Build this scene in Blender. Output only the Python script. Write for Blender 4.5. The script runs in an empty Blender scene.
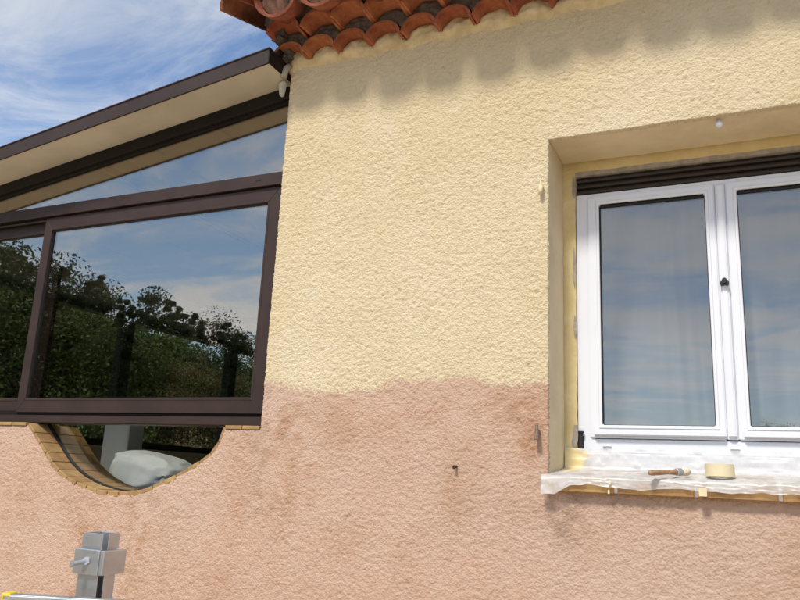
import bpy, bmesh, math, random
import numpy as np
from mathutils import Vector, Matrix
random.seed(7); RNG = np.random.default_rng(11)
SC = bpy.context.scene; COL = SC.collection
# ------------------------------------------------------------------ camera
R_ = Vector((0.91000043, 0.4121593, 0.04498808)); U_ = Vector((0.0557466, -0.22915533, 0.97179224)); F_ = Vector((-0.41084247, 0.88182342, 0.23150792))
D = 2.7; FPX = 757.17
cam = bpy.data.cameras.new('camera'); cam.sensor_width = 36; cam.lens = FPX / 800 * 36; cam.clip_start = .05; cam.clip_end = 2000
co = bpy.data.objects.new('camera', cam); COL.objects.link(co)
co.matrix_world = Matrix(((R_.x, U_.x, -F_.x, 0), (R_.y, U_.y, -F_.y, -D), (R_.z, U_.z, -F_.z, 0), (0, 0, 0, 1)))
SC.camera = co
# ------------------------------------------------------------------ sky, sun, exposure
SUN_EL, SUN_AZ = math.radians(53), math.radians(-8)        # azimuth: from -Y (in front of the wall), negative = from the left
sdir = Vector((math.sin(SUN_AZ) * math.cos(SUN_EL), -math.cos(SUN_AZ) * math.cos(SUN_EL), math.sin(SUN_EL)))
W = bpy.data.worlds.new('World'); SC.world = W; W.use_nodes = True
nt = W.node_tree; nt.nodes.clear()
def N(t, typ, **kw):
    n = t.nodes.new(typ)
    for k, v in kw.items():
        if k in n.inputs.keys() if not isinstance(k, int) else False: n.inputs[k].default_value = v
        else: setattr(n, k, v)
    return n
def mapnode(t, src, lo, hi, a=0., b=1.):
    n = t.nodes.new('ShaderNodeMapRange'); n.inputs[1].default_value = lo; n.inputs[2].default_value = hi; n.inputs[3].default_value = a; n.inputs[4].default_value = b
    n.interpolation_type = 'SMOOTHSTEP'; t.links.new(src, n.inputs[0]); return n.outputs[0]
def mixc(t, fac, a, b, mode='MIX'):
    n = t.nodes.new('ShaderNodeMix'); n.data_type = 'RGBA'; n.blend_type = mode
    for i, v in ((0, fac), (6, a), (7, b)):
        if isinstance(v, bpy.types.NodeSocket): t.links.new(v, n.inputs[i])
        elif i == 0: n.inputs[i].default_value = v
        else: n.inputs[i].default_value = (*v[:3], 1)
    return n.outputs[2]
def noise(t, vec, scale, detail=4, rough=.55, dist=0.):
    n = t.nodes.new('ShaderNodeTexNoise'); n.inputs['Scale'].default_value = scale; n.inputs['Detail'].default_value = detail
    n.inputs['Roughness'].default_value = rough; n.inputs['Distortion'].default_value = dist
    if vec is not None: t.links.new(vec, n.inputs['Vector'])
    return n.outputs['Fac']
sky = nt.nodes.new('ShaderNodeTexSky'); sky.sky_type = 'NISHITA'; sky.sun_disc = False
sky.sun_elevation = SUN_EL; sky.sun_rotation = math.atan2(sdir.x, sdir.y)
sky.air_density = 1.0; sky.dust_density = .15; sky.ozone_density = 4.5
tc = nt.nodes.new('ShaderNodeTexCoord')
sx = nt.nodes.new('ShaderNodeSeparateXYZ'); nt.links.new(tc.outputs['Generated'], sx.inputs[0])
def wm(op, a, b):
    n = nt.nodes.new('ShaderNodeMath'); n.operation = op
    for i, v in enumerate((a, b)):
        if isinstance(v, bpy.types.NodeSocket): nt.links.new(v, n.inputs[i])
        else: n.inputs[i].default_value = v
    return n.outputs[0]
den = wm('MAXIMUM', wm('ADD', sx.outputs[2], .12), .05)
cv = nt.nodes.new('ShaderNodeCombineXYZ'); nt.links.new(wm('DIVIDE', sx.outputs[0], den), cv.inputs[0]); nt.links.new(wm('DIVIDE', sx.outputs[1], den), cv.inputs[1])
mp = nt.nodes.new('ShaderNodeMapping'); nt.links.new(cv.outputs[0], mp.inputs[0]); mp.inputs['Rotation'].default_value = (0, 0, .9); mp.inputs['Scale'].default_value = (1., 1.7, 1); mp.inputs['Location'].default_value = (7.3, 2.2, 0)
c1 = noise(nt, mp.outputs[0], 2.1, 10, .64, .6); c2 = noise(nt, mp.outputs[0], .55, 3, .5, .2)
cl = mapnode(nt, wm('ADD', wm('MULTIPLY', c1, .6), wm('MULTIPLY', c2, .42)), .38, .62)
hz = mapnode(nt, sx.outputs[2], .30, .0, .0, .30)
clf = wm('MINIMUM', wm('MAXIMUM', wm('MULTIPLY', cl, .9), hz), 1.)
lum = nt.nodes.new('ShaderNodeRGBToBW'); nt.links.new(sky.outputs[0], lum.inputs[0])
cg = nt.nodes.new('ShaderNodeCombineXYZ')                     # thin cloud: whiter and a little brighter than the air behind it
for i_, (k_, b_) in enumerate(((1.0, 2.2), (1.03, 2.4), (1.08, 2.75))): nt.links.new(wm('ADD', wm('MULTIPLY', lum.outputs[0], k_), b_), cg.inputs[i_])
skc = mixc(nt, clf, sky.outputs[0], cg.outputs[0])
bg = nt.nodes.new('ShaderNodeBackground'); bg.inputs[1].default_value = .108; nt.links.new(skc, bg.inputs[0])
wo = nt.nodes.new('ShaderNodeOutputWorld'); nt.links.new(bg.outputs[0], wo.inputs[0])
sl = bpy.data.lights.new('sun', 'SUN'); sl.energy = 2.35; sl.angle = math.radians(9); sl.color = (1, .94, .84)
so = bpy.data.objects.new('sun', sl); COL.objects.link(so); so.rotation_euler = sdir.to_track_quat('Z', 'Y').to_euler()
so.location = sdir * 40
vs = SC.view_settings; vs.view_transform = 'Standard'; vs.look = 'None'; vs.gamma = 1; vs.exposure = .70; vs.use_curve_mapping = False
SC.cycles.max_bounces = 7; SC.cycles.diffuse_bounces = 3; SC.cycles.glossy_bounces = 3; SC.cycles.transparent_max_bounces = 16

# ------------------------------------------------------------------ materials
MATS = {}
def mat(name, col, rough=.7, metal=0., var=0., vscale=8., col2=None, bump=0., bscale=200., spec=.5, var_obj=0., alpha=None, trans=None, detail=5):
    if name in MATS: return MATS[name]
    m = bpy.data.materials.new(name); m.use_nodes = True; t = m.node_tree; b = t.nodes['Principled BSDF']
    b.inputs['Roughness'].default_value = rough; b.inputs['Metallic'].default_value = metal; b.inputs['Specular IOR Level'].default_value = spec
    tcn = t.nodes.new('ShaderNodeTexCoord'); vec = tcn.outputs['Object']
    c = None
    if var > 0:
        f = noise(t, vec, vscale, detail, .6); f = mapnode(t, f, .3, .7)
        c = mixc(t, f, [x * (1 - var) for x in col], col2 if col2 else [min(1, x * (1 + var)) for x in col])
    if var_obj > 0:
        oi = t.nodes.new('ShaderNodeObjectInfo'); f2 = mapnode(t, oi.outputs['Random'], 0, 1, 1 - var_obj, 1 + var_obj)
        hv = t.nodes.new('ShaderNodeHueSaturation'); t.links.new(f2, hv.inputs['Value'])
        mh = t.nodes.new('ShaderNodeMath'); mh.operation = 'MULTIPLY_ADD'; mh.inputs[1].default_value = .016; mh.inputs[2].default_value = .492
        t.links.new(oi.outputs['Random'], mh.inputs[0]); t.links.new(mh.outputs[0], hv.inputs['Hue'])
        if c is not None: t.links.new(c, hv.inputs['Color'])
        else: hv.inputs['Color'].default_value = (*col, 1)
        c = hv.outputs[0]
    if c is not None: t.links.new(c, b.inputs['Base Color'])
    else: b.inputs['Base Color'].default_value = (*col, 1)
    if bump > 0:
        bn = t.nodes.new('ShaderNodeBump'); bn.inputs['Strength'].default_value = bump; bn.inputs['Distance'].default_value = .004
        t.links.new(noise(t, vec, bscale, 4, .6), bn.inputs['Height']); t.links.new(bn.outputs[0], b.inputs['Normal'])
    if alpha is not None: b.inputs['Alpha'].default_value = alpha
    if trans is not None: b.inputs['Transmission Weight'].default_value = trans
    MATS[name] = m; return m
def glassmat(name, fac, tint, refl=(1, .96, .91)):
    m = bpy.data.materials.new(name); m.use_nodes = True; t = m.node_tree; t.nodes.clear()
    o = t.nodes.new('ShaderNodeOutputMaterial'); mx = t.nodes.new('ShaderNodeMixShader'); g = t.nodes.new('ShaderNodeBsdfGlossy'); tr = t.nodes.new('ShaderNodeBsdfTransparent')
    g.inputs['Roughness'].default_value = .0; g.inputs['Color'].default_value = (*refl, 1); tr.inputs['Color'].default_value = (*tint, 1)
    fr = t.nodes.new('ShaderNodeLayerWeight'); fr.inputs[0].default_value = .5
    p5 = t.nodes.new('ShaderNodeMath'); p5.operation = 'POWER'; p5.inputs[1].default_value = 4.; t.links.new(fr.outputs['Facing'], p5.inputs[0])
    a = t.nodes.new('ShaderNodeMath'); a.operation = 'MULTIPLY_ADD'; a.inputs[1].default_value = 1 - fac; a.inputs[2].default_value = fac; a.use_clamp = True
    t.links.new(p5.outputs[0], a.inputs[0]); t.links.new(a.outputs[0], mx.inputs[0]); t.links.new(tr.outputs[0], mx.inputs[1]); t.links.new(g.outputs[0], mx.inputs[2]); t.links.new(mx.outputs[0], o.inputs[0])
    # a very slight waviness of float glass
    bn = t.nodes.new('ShaderNodeBump'); bn.inputs['Strength'].default_value = .02; bn.inputs['Distance'].default_value = .01
    tcn = t.nodes.new('ShaderNodeTexCoord'); t.links.new(noise(t, tcn.outputs['Object'], 3., 1, .4), bn.inputs['Height']); t.links.new(bn.outputs[0], g.inputs['Normal'])
    MATS[name] = m; return m
M_brown = mat('brown_aluminium', (.042, .026, .022), .5, .0, .16, 5, bump=.08, bscale=400, spec=.28)
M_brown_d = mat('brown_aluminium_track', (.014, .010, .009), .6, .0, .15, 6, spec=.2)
M_black = mat('black_rubber', (.012, .012, .012), .6)
M_cream = mat('cream_soffit', (.56, .52, .43), .5, 0, .10, 2.5)
M_ceil = mat('grey_ceiling_panel', (.20, .195, .185), .6, 0, .05, 2)
M_terra = mat('terracotta', (.33, .095, .045), .8, 0, .38, 14, (.40, .14, .07), .5, 120, .2, .12)
M_terra_roof = mat('terracotta_weathered', (.30, .10, .055), .85, 0, .45, 9, (.36, .13, .07), .5, 120, .2, .12)
M_ochre = mat('ochre_tile', (.37, .215, .085), .55, 0, .25, 16, (.42, .26, .11), .25, 150, .4, .09)
M_silltile = mat('brown_sill_tile', (.36, .19, .06), .5, 0, .2, 14, (.42, .25, .1), .2, 150, .4, .1)
M_grout = mat('pale_grout', (.52, .48, .42), .9, 0, .15, 30, bump=.4, bscale=250)
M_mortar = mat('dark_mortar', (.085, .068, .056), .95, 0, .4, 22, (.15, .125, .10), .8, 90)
M_ymortar = mat('yellow_painted_mortar', (.60, .47, .26), .9, 0, .15, 18, (.68, .56, .34), .7, 110)
M_yplaster = mat('cream_smooth_plaster', (.70, .57, .36), .85, 0, .08, 5, (.76, .64, .43), .3, 130)
M_yfresh = mat('fresh_yellow_plaster', (.72, .56, .26), .8, 0, .10, 12, (.74, .60, .33), .4, 100)
M_greypl = mat('grey_filler', (.36, .32, .27), .9, 0, .2, 30, bump=.5, bscale=160)
M_white = mat('white_pvc', (.73, .74, .785), .32, 0, .015, 3)
M_alu = mat('aluminium', (.50, .52, .54), .38, .85, .12, 10, bump=.08, bscale=300)
M_alu2 = mat('aluminium_scuffed', (.42, .43, .44), .5, .8, .25, 14, bump=.1, bscale=200)
M_yellow = mat('yellow_plastic', (.75, .55, .03), .45)
M_shut = mat('dark_brown_slat', (.020, .013, .011), .45, 0, .1, 10)
M_steel = mat('rusty_steel', (.28, .26, .25), .6, .6, .3, 60, (.30, .20, .14), .4, 300)
M_room = mat('room_wall', (.42, .40, .38), .9, 0, .05, 2)
M_floor = mat('room_floor', (.16, .10, .07), .6, 0, .2, 5)
M_tapec = mat('masking_tape', (.72, .62, .40), .75, 0, .06, 20)
M_wood = mat('brush_wood', (.34, .19, .10), .5, 0, .3, 40)
M_brist = mat('brush_bristle', (.68, .58, .42), .9, 0, .2, 80)
M_bag = mat('white_cloth_bag', (.86, .89, .91), .75, 0, .06, 10)
M_cab = mat('white_cabinet', (.42, .43, .43), .5, 0, .03, 4)
M_bark = mat('bark', (.09, .065, .045), .95, 0, .3, 4, bump=.6, bscale=30)
M_conc = mat('ground_earth', (.17, .15, .10), .95, 0, .3, .25, (.12, .14, .06), .6, 6)
M_back = mat('veranda_back_wall', (.20, .17, .14), .9, 0, .1, 3)
M_tile_floor = mat('veranda_floor', (.20, .14, .11), .6, 0, .1, 4)
G_ver = glassmat('veranda_glass', .26, (.86, .86, .82), (1, .91, .80))
G_arch = glassmat('arch_glass', .05, (.95, .96, .95))
G_win = glassmat('window_glass', .12, (.93, .95, .96))
def leafmat(name, c1, c2):
    m = bpy.data.materials.new(name); m.use_nodes = True; t = m.node_tree; b = t.nodes['Principled BSDF']
    g = t.nodes.new('ShaderNodeNewGeometry'); oi = t.nodes.new('ShaderNodeObjectInfo')
    c = mixc(t, g.outputs['Random Per Island'], c1, c2)
    hv = t.nodes.new('ShaderNodeHueSaturation'); t.links.new(c, hv.inputs['Color']); t.links.new(mapnode(t, oi.outputs['Random'], 0, 1, .7, 1.25), hv.inputs['Value'])
    t.links.new(hv.outputs[0], b.inputs['Base Color']); b.inputs['Roughness'].default_value = .65
    tl = t.nodes.new('ShaderNodeBsdfTranslucent'); t.links.new(hv.outputs[0], tl.inputs[0]); ms = t.nodes.new('ShaderNodeMixShader'); ms.inputs[0].default_value = .35
    o = t.nodes['Material Output']; t.links.new(b.outputs[0], ms.inputs[1]); t.links.new(tl.outputs[0], ms.inputs[2]); t.links.new(ms.outputs[0], o.inputs[0])
    MATS[name] = m; return m
L_green = leafmat('leaf_fresh_green', (.075, .105, .018), (.13, .15, .032)); L_dark = leafmat('leaf_dark_green', (.02, .045, .015), (.045, .075, .02)); L_rust = leafmat('leaf_rust', (.14, .09, .03), (.17, .13, .04))
# stucco: colour from painted / bare / stain attributes
def stuccomat():
    m = bpy.data.materials.new('roughcast'); m.use_nodes = True; t = m.node_tree; b = t.nodes['Principled BSDF']; b.inputs['Roughness'].default_value = .93; b.inputs['Specular IOR Level'].default_value = .2
    tcn = t.nodes.new('ShaderNodeTexCoord'); v = tcn.outputs['Object']
    at = lambda n: (lambda a: (setattr(a, 'attribute_name', n), a.outputs['Fac'])[1])(t.nodes.new('ShaderNodeAttribute'))
    big = mapnode(t, noise(t, v, 1.6, 5, .6), .3, .7); fine = mapnode(t, noise(t, v, 60, 3, .6), .3, .7); mid = mapnode(t, noise(t, v, 9, 4, .6), .3, .7)
    yel = mixc(t, big, (.785, .645, .415), (.81, .685, .465)); yel = mixc(t, wm2(t, mid, .28), yel, (.81, .705, .50))
    pk = mixc(t, big, (.67, .435, .315), (.70, .495, .375)); pk = mixc(t, wm2(t, mid, .5), pk, (.675, .495, .38)); pk = mixc(t, wm2(t, fine, .35), pk, (.61, .39, .28))
    pk = mixc(t, at('stain'), pk, (.47, .25, .125)); pk = mixc(t, at('dirt_shade'), pk, (.34, .22, .15))
    vb = mapnode(t, noise(t, v, .9, 3, .55, .4), .38, .66); yel = mixc(t, wm2(t, vb, .55), yel, (.75, .59, .35))        # thinner coat, older colour showing through
    sp = mapnode(t, noise(t, v, 3.2, 6, .7, .3), .52, .72); yel = mixc(t, wm2(t, sp, .4), yel, (.83, .745, .56))
    gr = mapnode(t, noise(t, v, 140, 3, .7), .55, .72); yel = mixc(t, wm2(t, gr, .22), yel, (.62, .47, .27)); pk = mixc(t, wm2(t, gr, .35), pk, (.50, .30, .20))
    pw = mapnode(t, noise(t, v, 1.1, 4, .6, .3), .45, .7); pk = mixc(t, wm2(t, pw, .45), pk, (.70, .53, .42))
    c = mixc(t, at('paint'), pk, yel); c = mixc(t, at('wash'), c, (.64, .545, .40))
    t.links.new(c, b.inputs['Base Color'])
    bn = t.nodes.new('ShaderNodeBump'); bn.inputs['Strength'].default_value = 1.; bn.inputs['Distance'].default_value = .0045
    vo = t.nodes.new('ShaderNodeTexVoronoi'); vo.feature = 'F1'; vo.inputs['Scale'].default_value = 135; vo.inputs['Randomness'].default_value = 1.; t.links.new(v, vo.inputs['Vector'])
    hs = t.nodes.new('ShaderNodeMath'); hs.operation = 'MULTIPLY_ADD'; hs.inputs[1].default_value = -.9; t.links.new(vo.outputs['Distance'], hs.inputs[0]); t.links.new(noise(t, v, 400, 4, .75), hs.inputs[2])
    t.links.new(hs.outputs[0], bn.inputs['Height']); t.links.new(bn.outputs[0], b.inputs['Normal'])
    MATS['roughcast'] = m; return m
def wm2(t, s, k):
    n = t.nodes.new('ShaderNodeMath'); n.operation = 'MULTIPLY'; n.inputs[1].default_value = k; t.links.new(s, n.inputs[0]); return n.outputs[0]
M_stucco = stuccomat()
def filmmat():
    m = bpy.data.materials.new('plastic_film'); m.use_nodes = True; t = m.node_tree; t.nodes.clear()
    o = t.nodes.new('ShaderNodeOutputMaterial'); d = t.nodes.new('ShaderNodeBsdfDiffuse'); d.inputs[0].default_value = (.90, .89, .88, 1)
    tl = t.nodes.new('ShaderNodeBsdfTranslucent'); tl.inputs[0].default_value = (.8, .8, .78, 1); tr = t.nodes.new('ShaderNodeBsdfTransparent'); g = t.nodes.new('ShaderNodeBsdfGlossy'); g.inputs['Roughness'].default_value = .35
    def mx(f, a, b):
        n = t.nodes.new('ShaderNodeMixShader')
        if isinstance(f, float): n.inputs[0].default_value = f
        else: t.links.new(f, n.inputs[0])
        t.links.new(a, n.inputs[1]); t.links.new(b, n.inputs[2]); return n.outputs[0]
    tcn = t.nodes.new('ShaderNodeTexCoord'); f = mapnode(t, noise(t, tcn.outputs['Object'], 14, 4, .6), .35, .7, .18, .52)
    at_ = t.nodes.new('ShaderNodeAttribute'); at_.attribute_name = 'paint'; yd = t.nodes.new('ShaderNodeBsdfDiffuse'); yd.inputs[0].default_value = (.78, .64, .33, 1)
    s = mx(.35, d.outputs[0], tl.outputs[0]); s = mx(f, s, tr.outputs[0]); s = mx(at_.outputs['Fac'], s, yd.outputs[0]); s = mx(.045, s, g.outputs[0]); t.links.new(s, o.inputs[0])
    MATS['plastic_film'] = m; return m
M_film = filmmat()
def curtainmat():
    m = bpy.data.materials.new('sheer_curtain'); m.use_nodes = True; t = m.node_tree; t.nodes.clear()
    o = t.nodes.new('ShaderNodeOutputMaterial'); d = t.nodes.new('ShaderNodeBsdfDiffuse'); d.inputs[0].default_value = (.27, .275, .28, 1)
    tr = t.nodes.new('ShaderNodeBsdfTransparent'); n = t.nodes.new('ShaderNodeMixShader'); n.inputs[0].default_value = .35
    t.links.new(d.outputs[0], n.inputs[1]); t.links.new(tr.outputs[0], n.inputs[2]); t.links.new(n.outputs[0], o.inputs[0]); MATS['c'] = m; return m
M_curt = curtainmat()

# ------------------------------------------------------------------ mesh helpers
class MB:
    def __init__(s): s.v = []; s.f = []; s.mi = []
    def add(s, vs, fs, mi=0):
        o = len(s.v); s.v += [tuple(v) for v in vs]; s.f += [tuple(i + o for i in f) for f in fs]; s.mi += [mi] * len(fs); return s
    def box(s, x0, x1, y0, y1, z0, z1, mi=0):
        return s.add([(x0, y0, z0), (x1, y0, z0), (x1, y1, z0), (x0, y1, z0), (x0, y0, z1), (x1, y0, z1), (x1, y1, z1), (x0, y1, z1)],
                     [(0, 3, 2, 1), (4, 5, 6, 7), (0, 1, 5, 4), (1, 2, 6, 5), (2, 3, 7, 6), (3, 0, 4, 7)], mi)
    def prism(s, poly, y0, y1, mi=0):          # poly of (x, z), counter-clockwise seen from -Y
        n = len(poly)
        return s.add([(x, y0, z) for x, z in poly] + [(x, y1, z) for x, z in poly],
                     [tuple(range(n)), tuple(range(2 * n - 1, n - 1, -1))] + [(i, i + n, (i + 1) % n + n, (i + 1) % n) for i in range(n)], mi)
    def tube(s, pts, rad, seg=8, mi=0):
        pts = [Vector(p) for p in pts]; rad = rad if isinstance(rad, (list, tuple)) else [rad] * len(pts); vs = []; fs = []
        for i, p in enumerate(pts):
            d = (pts[min(i + 1, len(pts) - 1)] - pts[max(i - 1, 0)]).normalized(); a = d.orthogonal().normalized() if i == 0 else (a - d * a.dot(d)).normalized(); b = d.cross(a)
            for k in range(seg):
                t = 2 * math.pi * k / seg; vs.append(p + (a * math.cos(t) + b * math.sin(t)) * rad[i])
        for i in range(len(pts) - 1):
            for k in range(seg): fs.append((i * seg + k, i * seg + (k + 1) % seg, (i + 1) * seg + (k + 1) % seg, (i + 1) * seg + k))
        fs += [tuple(range(seg - 1, -1, -1)), tuple(range((len(pts) - 1) * seg, len(pts) * seg))]
        return s.add(vs, fs, mi)
    def mesh(s, name, mats, bevel=0., smooth=False, seg=1):
        me = bpy.data.meshes.new(name); me.from_pydata(s.v, [], s.f)
        for m in (mats if isinstance(mats, (list, tuple)) else [mats]): me.materials.append(m)
        me.polygons.foreach_set('material_index', s.mi)
        bm = bmesh.new(); bm.from_mesh(me); bmesh.ops.recalc_face_normals(bm, faces=bm.faces)
        if bevel > 0: bmesh.ops.bevel(bm, geom=[e for e in bm.edges if len(e.link_faces) == 2 and e.calc_face_angle(0) > .5], offset=bevel, segments=seg, affect='EDGES', clamp_overlap=True)
        bm.to_mesh(me); bm.free()
        if smooth: me.polygons.foreach_set('use_smooth', [True] * len(me.polygons))
        me.update(); return me
def link(name, me, parent=None, loc=(0, 0, 0), rot=(0, 0, 0)):
    o = bpy.data.objects.new(name, me); COL.objects.link(o); o.parent = parent; o.location = loc; o.rotation_euler = rot; return o
def obj(name, mb, mats, parent=None, bevel=0., smooth=False, seg=1, loc=(0, 0, 0), rot=(0, 0, 0)):
    return link(name, mb.mesh(name, mats, bevel, smooth, seg), parent, loc, rot)
def tag(o, label=None, cat=None, group=None, kind=None):
    for k, v in (('label', label), ('category', cat), ('group', group), ('kind', kind)):
        if v: o[k] = v
    return o
def empty(name, loc=(0, 0, 0)):
    o = bpy.data.objects.new(name, None); COL.objects.link(o); o.location = loc; o.empty_display_size = .1; return o
def autosmooth(o, ang=40):
    me = o.data; me.polygons.foreach_set('use_smooth', [True] * len(me.polygons)); me.set_sharp_from_angle(angle=math.radians(ang))
GZ = -1.65                                   # ground level; z = 0 is the eye level
# ------------------------------------------------------------------ ground
g = MB(); n = 24
for i in range(n):
    for j in range(n):
        pass
gx = np.concatenate([np.linspace(-400, -60, 8), np.linspace(-50, 50, 21), np.linspace(60, 400, 8)])
vs = [(x, y, GZ + (.0 if abs(x) < 14 and abs(y) < 14 else .35 * math.sin(x * .13) * math.cos(y * .11))) for y in gx for x in gx]; m_ = len(gx)
g.add(vs, [(j * m_ + i, j * m_ + i + 1, (j + 1) * m_ + i + 1, (j + 1) * m_ + i) for j in range(m_ - 1) for i in range(m_ - 1)])
tag(obj('ground', g, M_conc), 'dry earth and grass around the house', None, None, 'structure')

tg = MB(); tg.box(-16, 14, -11, -.03, GZ + .004, GZ + .03); tag(obj('bounce_ground', tg, mat('bounce_gravel', (.54, .43, .30), .95, 0, .2, 3, bump=.6, bscale=60)), 'unseen pale gravel added to bounce light onto the house front', None, None, 'structure')  # unseen pale ground, added to bounce warm light onto wall and soffit
hl = MB(); rings = ((62, -.02), (70, .55), (85, .95), (110, 1.0), (150, .9)); na = 120; vs = []
for j, (r0, w0) in enumerate(rings):
    for i in range(na):
        a0 = 360 * i / na; d0 = abs((a0 - 232 + 180) % 360 - 180); d1 = abs((a0 - 316 + 180) % 360 - 180)      # compass from +Y; higher to the left
        el0 = 2.2 + 9.4 * math.exp(-(d0 / 24) ** 2) + 5.8 * math.exp(-(d1 / 25) ** 2); hgt = 95 * math.tan(math.radians(el0)) * w0 + (0 if w0 < 0 else 1.2 * math.sin(i * 1.7 + j) * w0 + .7 * math.sin(i * 4.1))
        vs.append((r0 * math.sin(math.radians(a0)), r0 * math.cos(math.radians(a0)), GZ + (hgt if w0 > 0 else -1.)))
hl.add(vs, [(j * na + i, j * na + (i + 1) % na, (j + 1) * na + (i + 1) % na, (j + 1) * na + i) for j in range(len(rings) - 1) for i in range(na)])
tag(obj('hills', hl, mat('wooded_hill', (.035, .055, .02), .95, 0, .5, .4, (.07, .085, .03), 1., 1.5), smooth=True), 'low wooded hills around the house', None, None, 'structure')
# ------------------------------------------------------------------ house: roughcast front wall
XL, XR, ZT = -1.875, 5.2, 1.90               # house corner, far right end, top under the eave
OX0, OX1, OZ0, OZ1 = -.652, .548, .0, 1.315  # window opening
LEDGE = .180
house = empty('house', (0, 0, GZ)); tag(house, 'house wall half painted cream yellow over old pink roughcast, with tiled eave', 'house')
HP = lambda o: o                              # children of house keep world coordinates through the offset below
house.location = (0, 0, 0)
ARCH = [(-3.262, .186), (-3.205, .134), (-3.140, .072), (-3.062, .002), (-2.965, -.055), (-2.86, -.092), (-2.74, -.116), (-2.61, -.122), (-2.49, -.107), (-2.365, -.062), (-2.235, -.002), (-2.13, .060), (-2.080, .118), (-2.056, .186)]
def catmull(P, k=6):
    out = []; Q = [P[0]] + P + [P[-1]]
    for i in range(1, len(Q) - 2):
        p0, p1, p2, p3 = [np.array(q) for q in Q[i - 1:i + 3]]
        for j in range(k):
            t = j / k; out.append(.5 * (2 * p1 + (p2 - p0) * t + (2 * p0 - 5 * p1 + 4 * p2 - p3) * t * t + (3 * p1 - p0 - 3 * p2 + p3) * t ** 3))
    out.append(np.array(P[-1])); return np.array(out)
AC = catmull(ARCH)
ST = .0043
def lines(a, b, marks, step=ST):
    pts = [a] + sorted(m for m in marks if a < m < b) + [b]; out = []
    for p, q in zip(pts[:-1], pts[1:]): out += list(np.linspace(p, q, max(1, int(round((q - p) / step))) + 1)[:-1])
    return np.array(out + [b])
xs = np.concatenate([lines(-4.05, .85, [XL, OX0, OX1]), np.linspace(.88, XR, 90)])
xs = np.concatenate([np.linspace(-5.25, -4.08, 24), xs])
zs = np.concatenate([np.linspace(GZ, -.82, 24), lines(-.80, ZT, [OZ0, OZ1, LEDGE])])
# rough relief: band-passed noise sampled at the grid
NX, NZ = 2048, 1024
def band(lo, hi, seed, aniso=1.):
    r = np.random.default_rng(seed).standard_normal((NZ, NX)); fz = np.fft.fftfreq(NZ, ST)[:, None] * aniso; fx = np.fft.rfftfreq(NX, ST)[None, :]
    f = np.sqrt(fx * fx + fz * fz); w = np.exp(-((f * lo) ** 4)) * (1 - np.exp(-((f * hi) ** 4))); h = np.fft.irfft2(np.fft.rfft2(r) * w, s=(NZ, NX)); return h / h.std()
def wide(lo, hi, seed, pw):
    r = np.random.default_rng(seed).standard_normal((NZ, NX)); f = np.sqrt(np.fft.rfftfreq(NX, ST)[None, :] ** 2 + (np.fft.fftfreq(NZ, ST)[:, None]) ** 2)
    w = np.exp(-((f * lo) ** 4)) * (1 - np.exp(-((f * hi) ** 4))) / np.maximum(f, 1) ** pw; h = np.fft.irfft2(np.fft.rfft2(r) * w, s=(NZ, NX)); return h / h.std()
h1 = wide(.0082, .030, 1, .15); h2 = wide(.0085, .022, 2, .0); h3 = band(.2, .9, 3); h4 = band(.055, .15, 4)
def grains(cell, seed, r):
    rr = np.random.default_rng(seed); gx_, gz_ = int(NX * ST / cell) + 3, int(NZ * ST / cell) + 3; jx_ = rr.random((gz_, gx_)); jz_ = rr.random((gz_, gx_)); am = rr.uniform(.45, 1.1, (gz_, gx_)); rad_ = rr.uniform(.6, 1.05, (gz_, gx_)) * r
    pz, px_ = np.meshgrid(np.arange(NZ) * ST / cell + 1, np.arange(NX) * ST / cell + 1, indexing='ij'); cz_, cx_ = pz.astype(int), px_.astype(int); best = np.zeros((NZ, NX))
    for dz in (-1, 0, 1):
        for dx in (-1, 0, 1):
            a, b = np.clip(cz_ + dz, 0, gz_ - 1), np.clip(cx_ + dx, 0, gx_ - 1); d2 = ((a + jz_[a, b] - pz) ** 2 + (b + jx_[a, b] - px_) ** 2) / rad_[a, b] ** 2
            best = np.maximum(best, am[a, b] * np.sqrt(np.clip(1 - d2, 0, 1)))
    return best
gr1, gr2 = grains(.0155, 21, .95), grains(.0100, 22, .85)
gm_ = gr1 * .0040 + gr2 * .0022 - np.clip(-h2 - .9, 0, 2) * .0016; gm_ -= gm_.mean()
gr3 = np.clip(grains(.034, 23, .34), 0, 1); gr3 -= gr3.mean()
hh = gm_ * (1.0 + .14 * np.tanh(h3) + .12 * np.tanh(h4)) + h3 * .0008 + gr3 * .0014
ix = np.clip(np.round((xs + 5.3) / ST).astype(int), 0, None) % NX; iz = np.clip(np.round((zs + 1.7) / ST).astype(int), 0, None) % NZ
HF = hh[np.ix_(iz, ix)]
XX, ZZ = np.meshgrid(xs, zs)
VY = -.0065 - HF
# slightly ragged edge at the corners of the opening and at the house corner
nx_, nz_ = len(xs), len(zs)
xc = .5 * (xs[1:] + xs[:-1]); zc = .5 * (zs[1:] + zs[:-1]); CX, CZ = np.meshgrid(xc, zc)
keep = ~((CX > OX0) & (CX < OX1) & (CZ > OZ0) & (CZ < OZ1)) & ~((CX < XL) & (CZ > LEDGE))
az = np.interp(xc, AC[:, 0], AC[:, 1], left=9, right=9); keep &= ~(CZ > (az[None, :] - .001))
# (the interpolation needs increasing x: the outline is single valued)
J, I = np.nonzero(keep); a = J * nx_ + I
quads = np.stack([a, a + 1, a + nx_ + 1, a + nx_], 1)
used = np.zeros(nx_ * nz_, bool); used[quads.ravel()] = True; remap = np.cumsum(used) - 1
V = np.stack([XX.ravel(), VY.ravel(), ZZ.ravel()], 1)[used]; Q = remap[quads]
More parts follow.
